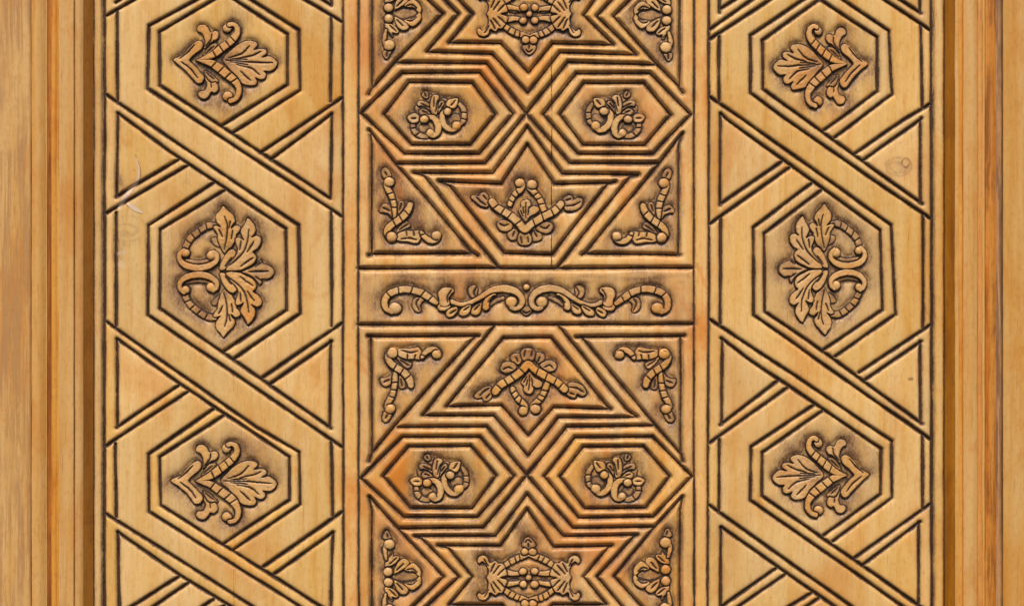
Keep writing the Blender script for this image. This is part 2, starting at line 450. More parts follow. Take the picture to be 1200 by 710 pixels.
Z0 = -3.0      # level of the sunk ground the ornaments stand on
def piece_mesh(it, seed, pl=0, above=(), joins=()):
    P = np.array([q[:2] for q in it['p']])
    rr = max([q[2] for q in it['p']]) if it['k'] != 'p' else 1.5
    lo, hi = P.min(0) - rr - 2.4, P.max(0) + rr + 2.4
    st = 0.50
    it = dict(it, H=it['H'] * 1.16)
    xs = np.arange(lo[0], hi[0] + st, st); ys = np.arange(lo[1], hi[1] + st, st)
    X, Y = np.meshgrid(xs, ys)
    wx = X + 0.20 * vnoise(X, Y, 3.1, seed=seed) + 0.75 * vnoise(X, Y, 15, seed=9000 + pl)
    wy = Y + 0.20 * vnoise(X, Y, 3.1, seed=seed + 1) + 0.75 * vnoise(X, Y, 15, seed=9100 + pl)
    sd_ = piece_sdf(it, wx, wy) - 0.35
    if it['k'] == 'b':
        r = it['p'][0][2]
        dome = np.sqrt(np.clip(1 - (np.clip(r + sd_, 0, None) / r) ** 2, 0, 1))
        hin = Z0 + it['z'] + 0.8 + (it['H'] - 0.8) * dome ** 0.6
    else:
        b = 1.7
        q = np.clip(-sd_ / b, 0, 1)
        hin = Z0 + it['z'] + 0.7 + (it['H'] - 0.7) * np.sqrt(np.clip(1 - (1 - q) ** 2, 0, 1))
    glz = sst(-1.30, -0.1, sd_) * 1.0
    grm = 0.07 + 0.10 * vnoise(X, Y, 11, seed=seed + 3) + sst(-3.2, -0.5, sd_) * 0.50
    # cuts across notched stems
    if it['cuts']:
        c = catmull(it['p'])
        for q in it['cuts']:
            i = int(np.argmin(np.hypot(c[:, 0] - q[0], c[:, 1] - q[1])))
            tg = c[min(i + 2, len(c) - 1), :2] - c[max(i - 2, 0), :2]
            tg = tg / (np.hypot(*tg) + 1e-9)
            al = (wx - c[i, 0]) * tg[0] + (wy - c[i, 1]) * tg[1]
            ac = -(wx - c[i, 0]) * tg[1] + (wy - c[i, 1]) * tg[0]
            al = al + 0.12 * ac
            k = np.exp(-(al / 0.80) ** 2) * (np.abs(ac) < c[i, 2] + 1.5) 
            hin = hin - 1.5 * k
            glz = np.maximum(glz, 1.0 * np.exp(-(al / 0.98) ** 4) * (np.abs(ac) < c[i, 2] + 1.5))
    for v in it['veins']:
        c = catmull(v)
        d = np.full(X.shape, 1e9)
        m = len(c)
        for i, q in enumerate(c):
            f = math.sin(math.pi * min(1, max(0, (i + 1.5) / (m + 2)))) ** 0.5
            np.minimum(d, np.hypot(wx - q[0], wy - q[1]) / (0.35 + 0.65 * f), out=d)
        k = np.exp(-(d / 0.90) ** 2)
        hin = hin - 1.5 * k - 0.5 * np.exp(-(d / 1.8) ** 2)
        glz = np.maximum(glz, 1.0 * np.exp(-(d / 0.98) ** 4))
        grm = np.maximum(grm, 0.75 * np.exp(-(d / 2.0) ** 2))
    for q in it.get('root', []):
        k = np.exp(-(np.hypot(X - q[0], Y - q[1]) / q[2]) ** 2)
        grm = np.maximum(grm, 0.85 * k)
        hin = hin - 0.8 * k
    hin = hin + 0.16 * vnoise(X, Y, 2.6, seed=seed + 2)
    for e in joins:
        fj = sst(3.0, 6.0, np.hypot(wx - e[0], wy - e[1]))
        glz = glz * fj
        grm = grm * (0.3 + 0.7 * fj)
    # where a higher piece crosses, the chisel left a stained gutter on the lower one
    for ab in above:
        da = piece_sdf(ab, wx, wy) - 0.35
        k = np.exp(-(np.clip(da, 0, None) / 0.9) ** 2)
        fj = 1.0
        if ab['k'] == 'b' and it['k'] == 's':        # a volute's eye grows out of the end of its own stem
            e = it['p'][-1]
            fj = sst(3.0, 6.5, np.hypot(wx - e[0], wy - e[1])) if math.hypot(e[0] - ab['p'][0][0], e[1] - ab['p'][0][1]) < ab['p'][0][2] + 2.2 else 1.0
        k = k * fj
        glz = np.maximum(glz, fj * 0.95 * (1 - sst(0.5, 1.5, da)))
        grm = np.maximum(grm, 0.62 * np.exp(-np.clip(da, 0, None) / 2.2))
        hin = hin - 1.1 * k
    h = np.where(sd_ < 0, hin, Z0 + it['z'] * (sd_ < 0.01) + 0.7 - 5.0 * sd_)
    h = np.where(sd_ >= 0, Z0 + it['z'] + 0.7 - 6.0 * sd_, h)
    keepv = sd_ < 0.9
    ny, nx = X.shape
    idx = np.arange(ny * nx).reshape(ny, nx)
    f = keepv[:-1, :-1] & keepv[1:, :-1] & keepv[:-1, 1:] & keepv[1:, 1:]
    q = np.stack([idx[:-1, :-1][f], idx[1:, :-1][f], idx[1:, 1:][f], idx[:-1, 1:][f]], -1)
    u, inv = np.unique(q, return_inverse=True)
    v = W(X.ravel()[u], Y.ravel()[u], h.ravel()[u])
    if it['z'] < -0.35: grm = grm + 0.30 + 0.25 * (-it['z'])
    return mesh_np(it['name'], v, inv.reshape(-1, 4),
                   dict(glaze=glz.ravel()[u], grime=np.clip(grm, 0, 1).ravel()[u], putty=np.zeros(len(u))))

ORN = {}
# A: palmette (small hexagons)
o = Orn(190, 10, 7.98); ORN['palmette'] = o
o.poly('shell_leaf', [(560, 488), (640, 400), (700, 350), (760, 315), (820, 303), (885, 320), (893, 352), (862, 385), (925, 375), (970, 388), (974, 425), (930, 458), (1000, 448), (1050, 478), (1074, 515), (1055, 560), (1010, 590), (950, 588), (968, 615), (958, 655), (920, 668), (872, 650), (888, 690), (866, 722), (800, 722), (740, 700), (690, 640), (620, 560)],
       [[(590, 490), (800, 502), (1030, 512)], [(620, 470), (740, 430), (815, 352)], [(730, 468), (840, 442), (925, 402)], [(700, 530), (830, 560), (908, 622)], [(735, 590), (790, 640), (828, 676)], [(640, 480), (790, 478)], [(640, 505), (800, 528)]], z=-0.2, H=3.2)
o.root((590, 490, 120))
o.poly('leaf', [(378, 442), (440, 352), (490, 330), (515, 345), (470, 405), (400, 445)], [[(400, 425), (480, 360)]], z=-1.1, H=2.4)
o.poly('leaf', [(395, 590), (450, 612), (500, 655), (525, 685), (500, 700), (430, 680)], [[(415, 605), (480, 665)]], z=-1.1, H=2.4)
o.poly('arrow_leaf', [(103, 485), (190, 437), (260, 360), (310, 315), (350, 304), (382, 335), (365, 388), (300, 440), (258, 490), (300, 535), (350, 590), (390, 640), (388, 672), (362, 704), (322, 702), (285, 662), (230, 600), (165, 540)],
       [[(165, 470), (240, 412), (300, 345)], [(185, 505), (265, 570), (328, 652)]], z=0, H=3.6)
o.poly('leaf', [(328, 192), (350, 163), (390, 157), (427, 182), (450, 226), (490, 217), (524, 227), (530, 262), (510, 297), (478, 307), (440, 332), (392, 375), (400, 320), (385, 262), (365, 232), (335, 218)], [[(462, 240), (452, 300), (398, 362)]], z=-0.1)
o.poly('leaf', [(332, 800), (352, 778), (395, 768), (415, 720), (403, 670), (392, 622), (425, 680), (462, 702), (500, 697), (524, 735), (522, 772), (490, 797), (457, 790), (430, 832), (395, 856), (353, 846), (334, 822)], [[(400, 635), (448, 690), (456, 745)]], z=-0.1)
o.stroke('notched_stem', [(325, 490, 5), (400, 472, 22), (470, 443, 34), (540, 395, 38), (610, 340, 38), (668, 288, 36), (708, 230, 30), (700, 175, 25), (665, 150, 22), (630, 158, 24)], [(487, 432), (555, 384), (612, 338), (662, 292)], z=0.5, H=3.8)
o.stroke('notched_stem', [(325, 491, 5), (400, 507, 22), (470, 525, 34), (540, 570, 40), (610, 625, 41), (670, 675, 39), (715, 745, 31), (714, 808, 28), (684, 852, 24), (640, 868, 24)], [(487, 535), (555, 582), (618, 632), (672, 680)], z=0.5, H=3.8)
o.ball(610, 192, 42); o.ball(612, 823, 46)

# B: leaf spray (large hexagon)
o = Orn(195, 230, 8.557); ORN['leaf_spray'] = o
o.poly('leaf', [(572, 98), (620, 150), (668, 200), (688, 255), (660, 292), (652, 325), (695, 292), (738, 308), (742, 345), (702, 392), (706, 432), (680, 472), (655, 515), (620, 540), (585, 580), (552, 535), (530, 480), (515, 430), (512, 385), (470, 318), (500, 298), (545, 312), (502, 255), (500, 190), (540, 140)],
       [[(588, 205), (612, 300), (605, 420), (578, 545)], [(642, 255), (628, 320)], [(528, 335), (565, 410)], [(668, 345), (652, 430)]], z=-0.3, H=3.3)
o.root((600, 560, 110))
o.poly('leaf', [(450, 430), (500, 415), (535, 440), (550, 520), (520, 510), (470, 480)], z=-1.2, H=2.3)
o.poly('leaf', [(815, 222), (860, 260), (892, 320), (888, 375), (858, 420), (905, 398), (948, 418), (952, 470), (920, 522), (872, 556), (895, 585), (905, 625), (880, 675), (815, 712), (730, 745), (600, 745), (640, 668), (700, 600), (722, 540), (702, 485), (694, 430), (730, 418), (778, 445), (758, 400), (746, 350), (780, 290), (800, 250)],
       [[(828, 340), (818, 450), (778, 560), (700, 640), (595, 715)], [(882, 462), (815, 560)], [(752, 455), (742, 540)], [(872, 618), (800, 665), (745, 705)]], z=0.2, H=3.6)
o.poly('leaf', [(530, 735), (555, 650), (610, 568), (660, 535), (702, 560), (705, 625), (650, 690), (585, 738)], [[(655, 622), (590, 705)]], z=-0.1, H=3.2)
o.stroke('notched_arc', [(195, 505, 33), (235, 432, 34), (300, 372, 34), (365, 326, 34), (430, 300, 34), (490, 298, 26)], [(218, 460), (268, 400), (328, 350), (398, 312)], z=-0.8, H=2.9)
o.stroke('leaf', [(200, 645, 14), (320, 668, 22), (430, 645, 14)], z=-1.0, H=2.2)
o.stroke('scroll', [(178, 545, 24), (138, 585, 26), (142, 645, 28), (205, 698, 32), (320, 722, 34), (430, 702, 32), (498, 652, 28), (505, 595, 26), (470, 560, 22)], z=0.3, H=3.6)
o.ball(195, 572, 42); o.ball(448, 592, 48)
o.mirror_y(318.3)
o.ox = o.oy = 0; o.s = 1
o.poly('leaf', [(284, 318.3), (294, 314), (302, 309.5), (305.5, 305), (307.5, 309), (313, 311), (318.5, 313.8), (321.2, 318.5), (319.5, 323.6), (314, 327.3), (307.2, 326.6), (307.2, 331), (304.5, 333.5), (300, 327), (293, 322)], [[(292, 318.4), (315, 318.3)], [(300, 324), (306, 328)], [(299, 313), (305, 309)]], z=-0.5, H=3.1)

# C: flower spray (hexagons of the centre)
o = Orn(460, 95, 10); ORN['flower_spray'] = o
o.stroke('scroll', [(395, 425, 30), (465, 432, 34), (512, 478, 40), (532, 548, 40), (518, 612, 37), (478, 642, 34), (440, 632, 30)], z=0.2, H=3.4)
o.poly('leaf', [(440, 260), (458, 190), (490, 163), (540, 172), (553, 205), (525, 245), (528, 290), (512, 385), (485, 410), (452, 370), (438, 310)], [[(492, 195), (482, 300)], [(520, 260), (500, 360)]], z=-0.2, H=3.2)
o.root((490, 400, 70))
o.poly('leaf', [(282, 260), (310, 233), (370, 238), (430, 268), (452, 310), (465, 380), (435, 350), (398, 312), (340, 292), (298, 302)], [[(335, 268), (430, 312)]], z=-0.4, H=3.0)
o.poly('leaf', [(308, 350), (350, 323), (402, 338), (445, 385), (400, 400), (340, 405), (312, 385)], [[(345, 350), (400, 370)]], z=-0.8, H=2.6)
o.poly('leaf', [(522, 310), (556, 243), (600, 236), (613, 275), (585, 300), (552, 345), (520, 385)], [[(580, 265), (540, 320)]], z=-0.5, H=2.9)
o.poly('bud', [(338, 160), (373, 122), (414, 140), (412, 200), (360, 196)], [[(372, 145), (385, 180)]], z=-0.6, H=2.8)
o.poly('leaf', [(392, 215), (430, 160), (462, 170), (452, 240), (445, 290), (420, 262)], z=-1.2, H=2.3)
o.poly('leaf', [(560, 250), (590, 205), (640, 215), (650, 260), (615, 310), (575, 320)], z=-1.2, H=2.3)
o.poly('leaf', [(440, 395), (470, 380), (520, 395), (555, 440), (560, 520), (530, 470), (490, 430)], z=-1.1, H=2.4)
o.poly('leaf', [(262, 300), (300, 290), (320, 330), (310, 400), (285, 385), (262, 345)], z=-1.3, H=2.2)
o.poly('leaf', [(172, 432), (208, 395), (262, 385), (308, 415), (312, 468), (280, 492), (218, 488)], [[(225, 440), (275, 440)]], z=-0.2, H=3.0)
o.poly('leaf', [(630, 272), (650, 225), (700, 208), (766, 208), (762, 270), (732, 322), (690, 325), (640, 305)], [[(735, 228), (690, 285)]], z=-0.2, H=3.0)
o.stroke('notched_arc', [(245, 505, 28), (252, 570, 32), (295, 622, 32), (350, 648, 30), (400, 655, 22)], [(248, 550), (300, 622)], z=-0.6, H=2.8)
o.stroke('notched_arc', [(790, 275, 24), (828, 330, 30), (838, 410, 32), (828, 475, 30), (800, 510, 22)], [(838, 368), (835, 452)], z=-0.6, H=2.8)
o.stroke('scroll', [(640, 340, 28), (584, 382, 32), (578, 450, 36), (602, 518, 36), (650, 566, 35), (705, 578, 32), (745, 560, 26)], z=0.2, H=3.4)
o.ball(372, 455, 50); o.ball(438, 610, 46); o.ball(648, 362, 50); o.ball(745, 528, 54)
for k in (0.0,):
    o.poly('leaf', [(310, 540), (360, 510), (420, 530), (450, 575), (400, 590), (340, 600)], z=-1.6, H=2.0)
    o.poly('leaf', [(650, 440), (720, 390), (780, 400), (790, 470), (720, 480), (670, 500)], z=-1.6, H=2.0)

# D: corner scroll
o = Orn(430, 185, 10); ORN['corner_scroll'] = o
o.stroke('notched_stem', [(508, 558, 36), (482, 625, 43), (420, 700, 43), (335, 758, 42), (262, 812, 40), (232, 880, 36), (252, 935, 32), (290, 960, 26)], [(322, 770), (400, 716), (468, 645)], z=0.5, H=3.7)
o.stroke('notched_stem', [(322, 700, 22), (320, 610, 33), (308, 525, 36), (282, 440, 38), (246, 372, 36), (222, 315, 30), (240, 280, 26)], [(276, 424), (302, 500), (318, 588)], z=0.2, H=3.5)
o.ball(265, 283, 60); o.ball(285, 928, 64, z=0.7)
o.poly('bud', [(168, 162), (200, 120), (250, 138), (282, 190), (285, 238), (230, 245), (190, 240)], [[(215, 170), (235, 205)]], z=-0.6, H=2.8)
o.poly('leaf', [(145, 600), (180, 548), (230, 545), (278, 578), (300, 640), (300, 720), (255, 665), (200, 642), (152, 638)], [[(190, 590), (260, 620)]], z=-0.4, H=2.9)
o.poly('leaf', [(362, 650), (368, 540), (400, 513), (442, 530), (432, 592), (382, 665)], [[(405, 545), (385, 620)]], z=-0.9, H=2.5)
o.poly('leaf', [(340, 868), (400, 790), (460, 748), (500, 768), (512, 812), (450, 838), (350, 885)], [[(480, 785), (380, 850)]], z=-0.9, H=2.5)
o.poly('leaf', [(340, 955), (368, 888), (430, 864), (480, 858), (550, 860), (620, 853), (665, 868), (650, 920), (628, 960), (602, 998), (560, 1002), (480, 985), (380, 978)], [[(400, 955), (500, 940), (585, 958)], [(462, 862), (470, 915)], [(548, 858), (560, 912)]], z=-0.2, H=3.1)
o.stroke('scroll', [(640, 880, 22), (665, 920, 30), (705, 958, 34), (765, 975, 34), (822, 955, 30), (842, 915, 26)], [(655, 905)], z=0.1, H=3.4)
o.ball(810, 915, 54)

# E: girdle ornament of the half stars
o = Orn(545, 200, 7.98); ORN['girdle'] = o
o.poly('lobe', [(300, 490), (345, 462), (410, 480), (450, 512), (432, 555), (380, 574), (328, 562), (302, 525)], [[(325, 500), (370, 520), (410, 505)]], z=-0.5, H=2.9)
o.poly('lobe', [(665, 540), (705, 495), (770, 480), (822, 508), (824, 558), (775, 590), (710, 578)], [[(710, 520), (760, 540), (795, 515)]], z=-0.5, H=2.9)
o.poly('lobe', [(395, 592), (440, 545), (490, 560), (498, 635), (440, 655), (402, 632)], [[(462, 572), (442, 615)]], z=-0.6, H=2.8)
o.poly('lobe', [(622, 605), (650, 560), (708, 585), (714, 640), (672, 664), (630, 652)], [[(648, 572), (668, 618)]], z=-0.6, H=2.8)
o.poly('lobe', [(488, 640), (510, 585), (560, 560), (612, 590), (628, 655), (592, 698), (530, 700), (496, 678)], [[(522, 620), (532, 678)], [(590, 620), (600, 672)]], z=-0.5, H=2.9)
o.poly('leaf', [(570, 272), (606, 285), (617, 320), (605, 350), (640, 333), (686, 345), (692, 385), (655, 412), (612, 432), (570, 480), (530, 432), (498, 380), (522, 345), (523, 300)], [[(570, 305), (570, 445)], [(545, 350), (552, 405)], [(600, 345), (590, 420)], [(520, 380), (545, 430)]], z=-0.3, H=3.2)
o.root((570, 460, 75))
o.poly('leaf', [(55, 245), (90, 232), (125, 242), (145, 213), (185, 208), (218, 240), (222, 290), (210, 345), (150, 338), (100, 303), (62, 272)], [[(105, 258), (150, 300), (195, 330)], [(168, 235), (200, 275)]], z=-0.4, H=3.0)
o.poly('leaf', [(915, 275), (955, 240), (1000, 235), (1018, 272), (1060, 252), (1103, 268), (1094, 320), (1045, 365), (980, 384), (935, 372), (930, 320)], [[(950, 335), (1015, 325), (1080, 290)], [(950, 280), (990, 265)]], z=-0.4, H=3.0)
o.stroke('notched_stem', [(420, 318, 26), (443, 268, 28), (474, 222, 30), (520, 185, 29), (543, 152, 25), (530, 118, 25)], [(432, 290), (458, 244), (492, 208)], z=0.0, H=3.3)
o.stroke('notched_stem', [(738, 372, 28), (718, 305, 29), (692, 252, 29), (650, 205, 29), (608, 168, 25), (612, 132, 25)], [(668, 222), (698, 262), (720, 310)], z=0.0, H=3.3)
o.ball(513, 118, 44); o.ball(633, 136, 46)
o.stroke('notched_stem', [(252, 300, 36), (298, 352, 36), (380, 398, 36), (450, 445, 36), (510, 498, 36), (560, 550, 34), (620, 500, 34), (690, 460, 34), (770, 418, 34), (840, 375, 36), (900, 315, 36)],
         [(285, 342), (350, 384), (418, 422), (500, 488), (645, 484), (728, 440), (812, 392), (868, 350)], z=0.5, H=3.8)

# F: star ornament (one quarter right-top, mirrored)
o = Orn(550, 620, 8.557); ORN['star_ornament'] = o
sh = [(880, 487), (815, 462), (830, 400), (862, 345), (902, 338), (932, 315), (972, 335), (992, 332), (1003, 290), (1045, 262), (1097, 274), (1115, 315), (1095, 340), (1062, 322), (1025, 348), (1003, 400), (1003, 450), (1020, 487)]
sh = sh + [(x, 974 - y) for x, y in reversed(sh[1:-1])]
vv = [[(838, 395), (908, 462)], [(886, 358), (955, 450)], [(938, 340), (978, 430)], [(1040, 300), (1000, 370)]]
vv = vv + [[(x, 974 - y) for x, y in v] for v in vv]
o.poly('shell', sh, vv, z=0.3, H=3.6)
o.stroke('leaf', [(668, 440, 18), (740, 446, 24), (820, 440, 30), (880, 462, 20)], z=-0.1, H=3.1)
o.stroke('leaf', [(668, 532, 18), (740, 536, 30), (820, 545, 32), (880, 520, 20)], [], [[(700, 515), (820, 520)]], z=-0.1, H=3.1)
o.ball(655, 424, 38); o.ball(653, 553, 40)
for sgn in (1, -1):
    f = lambda y: y if sgn == 1 else 974 - y
    o.stroke('notched_stem', [(612, f(262), 20), (650, f(272), 28), (712, f(288), 32), (780, f(322), 32), (845, f(368), 26)], [(690, f(280)), (738, f(300)), (795, f(330))], z=-0.3, H=3.1)
    o.ball(636, f(226), 40)
o.mirror_x(619.8)
o.ball(597, 487, 30, z=0.5)
o.poly('bud', [(528, 165), (545, 112), (592, 76), (642, 110), (664, 165), (600, 200)], [[(565, 130), (590, 105), (625, 130)], [(595, 140), (597, 180)]], z=-0.7, H=2.7)
o.poly('bud', [(528, 809), (545, 862), (592, 898), (642, 864), (664, 809), (600, 774)], [[(565, 815), (580, 860)], [(628, 815), (612, 860)]], z=-0.7, H=2.7)

# G: half shell of the side triangles
o = Orn(430, 610, 10); ORN['half_shell'] = o
o.poly('leaf', [(325, 600), (332, 548), (370, 480), (420, 448), (472, 460), (492, 500), (462, 542), (400, 582), (335, 615)], [[(425, 505), (355, 575)]], z=0.0, H=3.3)
o.poly('leaf', [(440, 568), (500, 510), (550, 500), (612, 550), (638, 610), (622, 660), (592, 640), (560, 608), (500, 592)], [[(470, 572), (530, 565), (585, 605)], [(520, 585), (575, 615)]], z=0.0, H=3.3)
o.poly('leaf', [(208, 525), (222, 462), (268, 392), (302, 372), (300, 418), (342, 413), (375, 433), (352, 478), (302, 514), (232, 535)], [[(292, 385), (228, 440)], [(345, 435), (265, 505)]], z=-0.3, H=3.0)
o.stroke('scroll', [(222, 450, 16), (208, 380, 24), (208, 320, 28), (225, 275, 28)], z=-0.1, H=3.3)
o.poly('bud', [(183, 202), (200, 140), (235, 112), (272, 160), (290, 210), (235, 222)], [[(235, 150), (240, 190)]], z=-0.6, H=2.7)
o.ball(262, 275, 64, z=0.2); o.ball(253, 592, 56)
o.mirror_y(675.5)
o.poly('lens_boss', [(305, 655), (380, 602), (480, 590), (600, 655), (480, 705), (380, 700)], z=-1.5, H=2.1)

# H: frieze (left half mirrored)
o = Orn(435, 315, 10); ORN['frieze'] = o
o.stroke('spine_scroll', [(945, 395, 30), (1040, 425, 26), (1150, 408, 26), (1240, 362, 28), (1340, 302, 36), (1430, 254, 42), (1520, 232, 42), (1600, 234, 44), (1680, 258, 42), (1742, 312, 38), (1768, 380, 36), (1745, 440, 34), (1690, 468, 30), (1640, 455, 26)], z=0.1, H=3.5)
o.ball(1640, 388, 68)
o.stroke('notched_stem', [(790, 425, 22), (720, 372, 36), (650, 322, 42), (575, 275, 42), (490, 248, 42), (400, 238, 42), (320, 250, 42), (240, 280, 42), (182, 335, 42), (162, 405, 40), (178, 470, 36), (240, 512, 28)], [(213, 305), (318, 252), (475, 246), (605, 292), (690, 350)], z=0.1, H=3.5)
o.ball(285, 465, 72)
o.poly('leaf', [(478, 410), (500, 350), (552, 330), (622, 362), (590, 395), (575, 440), (582, 497), (540, 512), (495, 475)], [[(560, 345), (530, 410), (565, 490)]], z=-0.7, H=2.7)
o.poly('leaf', [(778, 300), (800, 243), (860, 217), (938, 225), (968, 262), (922, 312), (902, 362), (918, 412), (880, 452), (812, 440), (800, 370)], [[(940, 245), (890, 330), (895, 400)]], z=0.2, H=3.5)
o.poly('leaf', [(778, 455), (810, 418), (900, 428), (925, 455), (872, 492), (808, 495)], [[(820, 445), (900, 440)]], z=0.3, H=3.2)
o.poly('leaf', [(876, 525), (900, 480), (990, 448), (1012, 490), (970, 548), (908, 568)], [[(925, 520), (990, 488)]], z=0.3, H=3.2)
o.poly('leaf', [(1028, 522), (1060, 470), (1155, 428), (1172, 460), (1145, 522), (1100, 553), (1048, 552)], [[(1085, 492), (1150, 448)]], z=0.3, H=3.2)
o.poly('leaf', [(1172, 502), (1200, 450), (1290, 405), (1295, 450), (1280, 512), (1230, 542), (1182, 532)], [[(1212, 482), (1275, 428)]], z=0.3, H=3.2)
o.poly('leaf', [(1302, 440), (1330, 360), (1420, 300), (1470, 300), (1400, 360), (1382, 420), (1382, 468), (1350, 492), (1315, 482)], [[(1440, 320), (1370, 400)]], z=0.2, H=3.4)
o.stroke('leaf', [(1395, 430, 14), (1465, 375, 22), (1545, 340, 20)], z=-1.0, H=2.3)
o.poly('leaf', [(1135, 255), (1165, 205), (1230, 196), (1250, 250), (1242, 300), (1262, 330), (1200, 352), (1155, 325)], [[(1235, 215), (1205, 280), (1225, 335)]], z=-0.5, H=2.9)
o.mirror_x(617.0)
o.ball(1820, 215, 40)
o.poly('bud', [(1750, 482), (1800, 440), (1840, 440), (1890, 482), (1860, 530), (1820, 552), (1780, 530)], [[(1775, 500), (1820, 525), (1865, 500)]], z=-0.7, H=2.7)

# placements: (kind, name, label, affine a*x+b, c*y+d, tilt about centre)
PL = [
    ('palmette', 'palmette', 'palmette carving with its arrow leaf pointing left in the upper left hexagon', 1, 0, 1, 0),
    ('palmette', 'palmette', 'palmette carving with its arrow leaf pointing left in the lower left hexagon', 1.018, -5.8, 1.01, 491.0),
    ('palmette', 'palmette', 'palmette carving with its arrow leaf pointing right in the upper right hexagon', -0.917, 1017 + 0.917 * 203.2, 1.03, 75.8 - 1.03 * 71.4),
    ('palmette', 'palmette', 'palmette carving with its arrow leaf pointing right in the lower right hexagon', -0.935, 1018.3 + 0.935 * 203.2, 1.0, 556.2 - 71.4),
    ('leaf_spray', 'leaf_spray', 'leaf spray with two C scrolls on its left in the large left hexagon', 1, 0, 1, 0),
    ('leaf_spray', 'leaf_spray', 'leaf spray with two C scrolls on its right in the large right hexagon', -0.916, 912.3 + 0.916 * 321, 1.0, -2.6),
    ('flower_spray', 'flower_spray', None, 1, 0, 1, 0),
    ('flower_spray', 'flower_spray', None, -1, 1233, 1, 0.3),
    ('flower_spray', 'flower_spray', None, 1, 2.8, 1, 425.5),
    ('flower_spray', 'flower_spray', None, -1, 1233, 1, 425),
    ('corner_scroll', 'corner_scroll', None, 1, 0, 1, 0),
    ('corner_scroll', 'corner_scroll', None, -1, 1234, 1, 1.0),
    ('corner_scroll', 'corner_scroll', None, 1, 1, -1, 692),
    ('corner_scroll', 'corner_scroll', None, -1, 1237, -1, 692.5),
    ('girdle', 'girdle_carving', None, 1, 0, 1, 0),
    ('girdle', 'girdle_carving', None, 1, 3.5, -1, 696),
    ('star_ornament', 'star_carving', None, 1, 0, 1, 0),
    ('star_ornament', 'star_carving', None, 1, 0.3, -1, 694.2),
    ('half_shell', 'half_shell', None, 1, 0, 1, 0),
    ('half_shell', 'half_shell', None, -1, 1235.5, 1, -1.8),
    ('half_shell', 'half_shell', None, 1, 0, -1, 691.5),
    ('half_shell', 'half_shell', None, -1, 1236.5, -1, 693.5),
    ('frieze', 'frieze_scroll', None, 1, 0, 1, 0),
]

# ---------------------------------------------------------------- the door leaf as one height field
ST = 0.92
x0, x1, y0, y1 = 109.0, 1107.6, -15.0, 725.0
xs = np.arange(x0, x1, ST); ys = np.arange(y0, y1, ST)
NX, NY = len(xs), len(ys)
X, Y = np.meshgrid(xs, ys)
wob = 0.38
WX = X + wob * vnoise(X, Y, 46, seed=1) + 0.10 * vnoise(X, Y, 16, seed=2) + 0.03 * vnoise(X, Y, 3.5, seed=3)
WY = Y + wob * vnoise(X, Y, 46, seed=4) + 0.10 * vnoise(X, Y, 16, seed=5) + 0.03 * vnoise(X, Y, 3.5, seed=6)
t = np.full(X.shape, 9.0)         # distance to the nearest groove over its half width
dd = np.full(X.shape, 60.0)       # distance in millimetres
hw_ = np.full(X.shape, 3.0)
for pts, hw in G:
    for a, b in zip(pts[:-1], pts[1:]):
        ax, ay, bx, by = a[0], a[1], b[0], b[1]
        m = 12
        i0 = max(0, int((min(ax, bx) - m - x0) / ST)); i1 = min(NX, int((max(ax, bx) + m - x0) / ST) + 2)
        j0 = max(0, int((min(ay, by) - m - y0) / ST)); j1 = min(NY, int((max(ay, by) + m - y0) / ST) + 2)
        if i1 <= i0 or j1 <= j0: continue
        sx, sy = WX[j0:j1, i0:i1], WY[j0:j1, i0:i1]
        vx, vy = bx - ax, by - ay
        l2 = vx * vx + vy * vy + 1e-9
        u = np.clip(((sx - ax) * vx + (sy - ay) * vy) / l2, 0, 1)
        d = np.hypot(sx - ax - u * vx, sy - ay - u * vy)
        hv = hw * (1 + 0.14 * vnoise(sx, sy, 34, seed=8))
        tt = d / hv
        q = tt < t[j0:j1, i0:i1]
        t[j0:j1, i0:i1] = np.where(q, tt, t[j0:j1, i0:i1])
        hw_[j0:j1, i0:i1] = np.where(q, hw, hw_[j0:j1, i0:i1])
        dd[j0:j1, i0:i1] = np.minimum(dd[j0:j1, i0:i1], d)

# masks of the ornaments on the board, for the sunk ground and the antique glaze around them
mask = np.zeros(X.shape)
SD = {}
for k, o in ORN.items():
    allp = np.array([q[:2] for it in o.items for q in it['p']])
    lo, hi = allp.min(0) - 24, allp.max(0) + 24
    gx = np.arange(lo[0], hi[0], 0.8); gy = np.arange(lo[1], hi[1], 0.8)
    GX, GY = np.meshgrid(gx, gy)
    best = np.full(GX.shape, 99.0)
    for it in o.items:
        p = np.array([q[:2] for q in it['p']]); rr = 22 if it['k'] == 'p' else 22 + max(q[2] for q in it['p'])
        a0, a1 = np.searchsorted(gx, p[:, 0].min() - rr), np.searchsorted(gx, p[:, 0].max() + rr)
        b0, b1 = np.searchsorted(gy, p[:, 1].min() - rr), np.searchsorted(gy, p[:, 1].max() + rr)
        best[b0:b1, a0:a1] = np.minimum(best[b0:b1, a0:a1], piece_sdf(it, GX[b0:b1, a0:a1], GY[b0:b1, a0:a1]))
    SD[k] = (gx, gy, best)
osd = np.full(X.shape, 40.0)
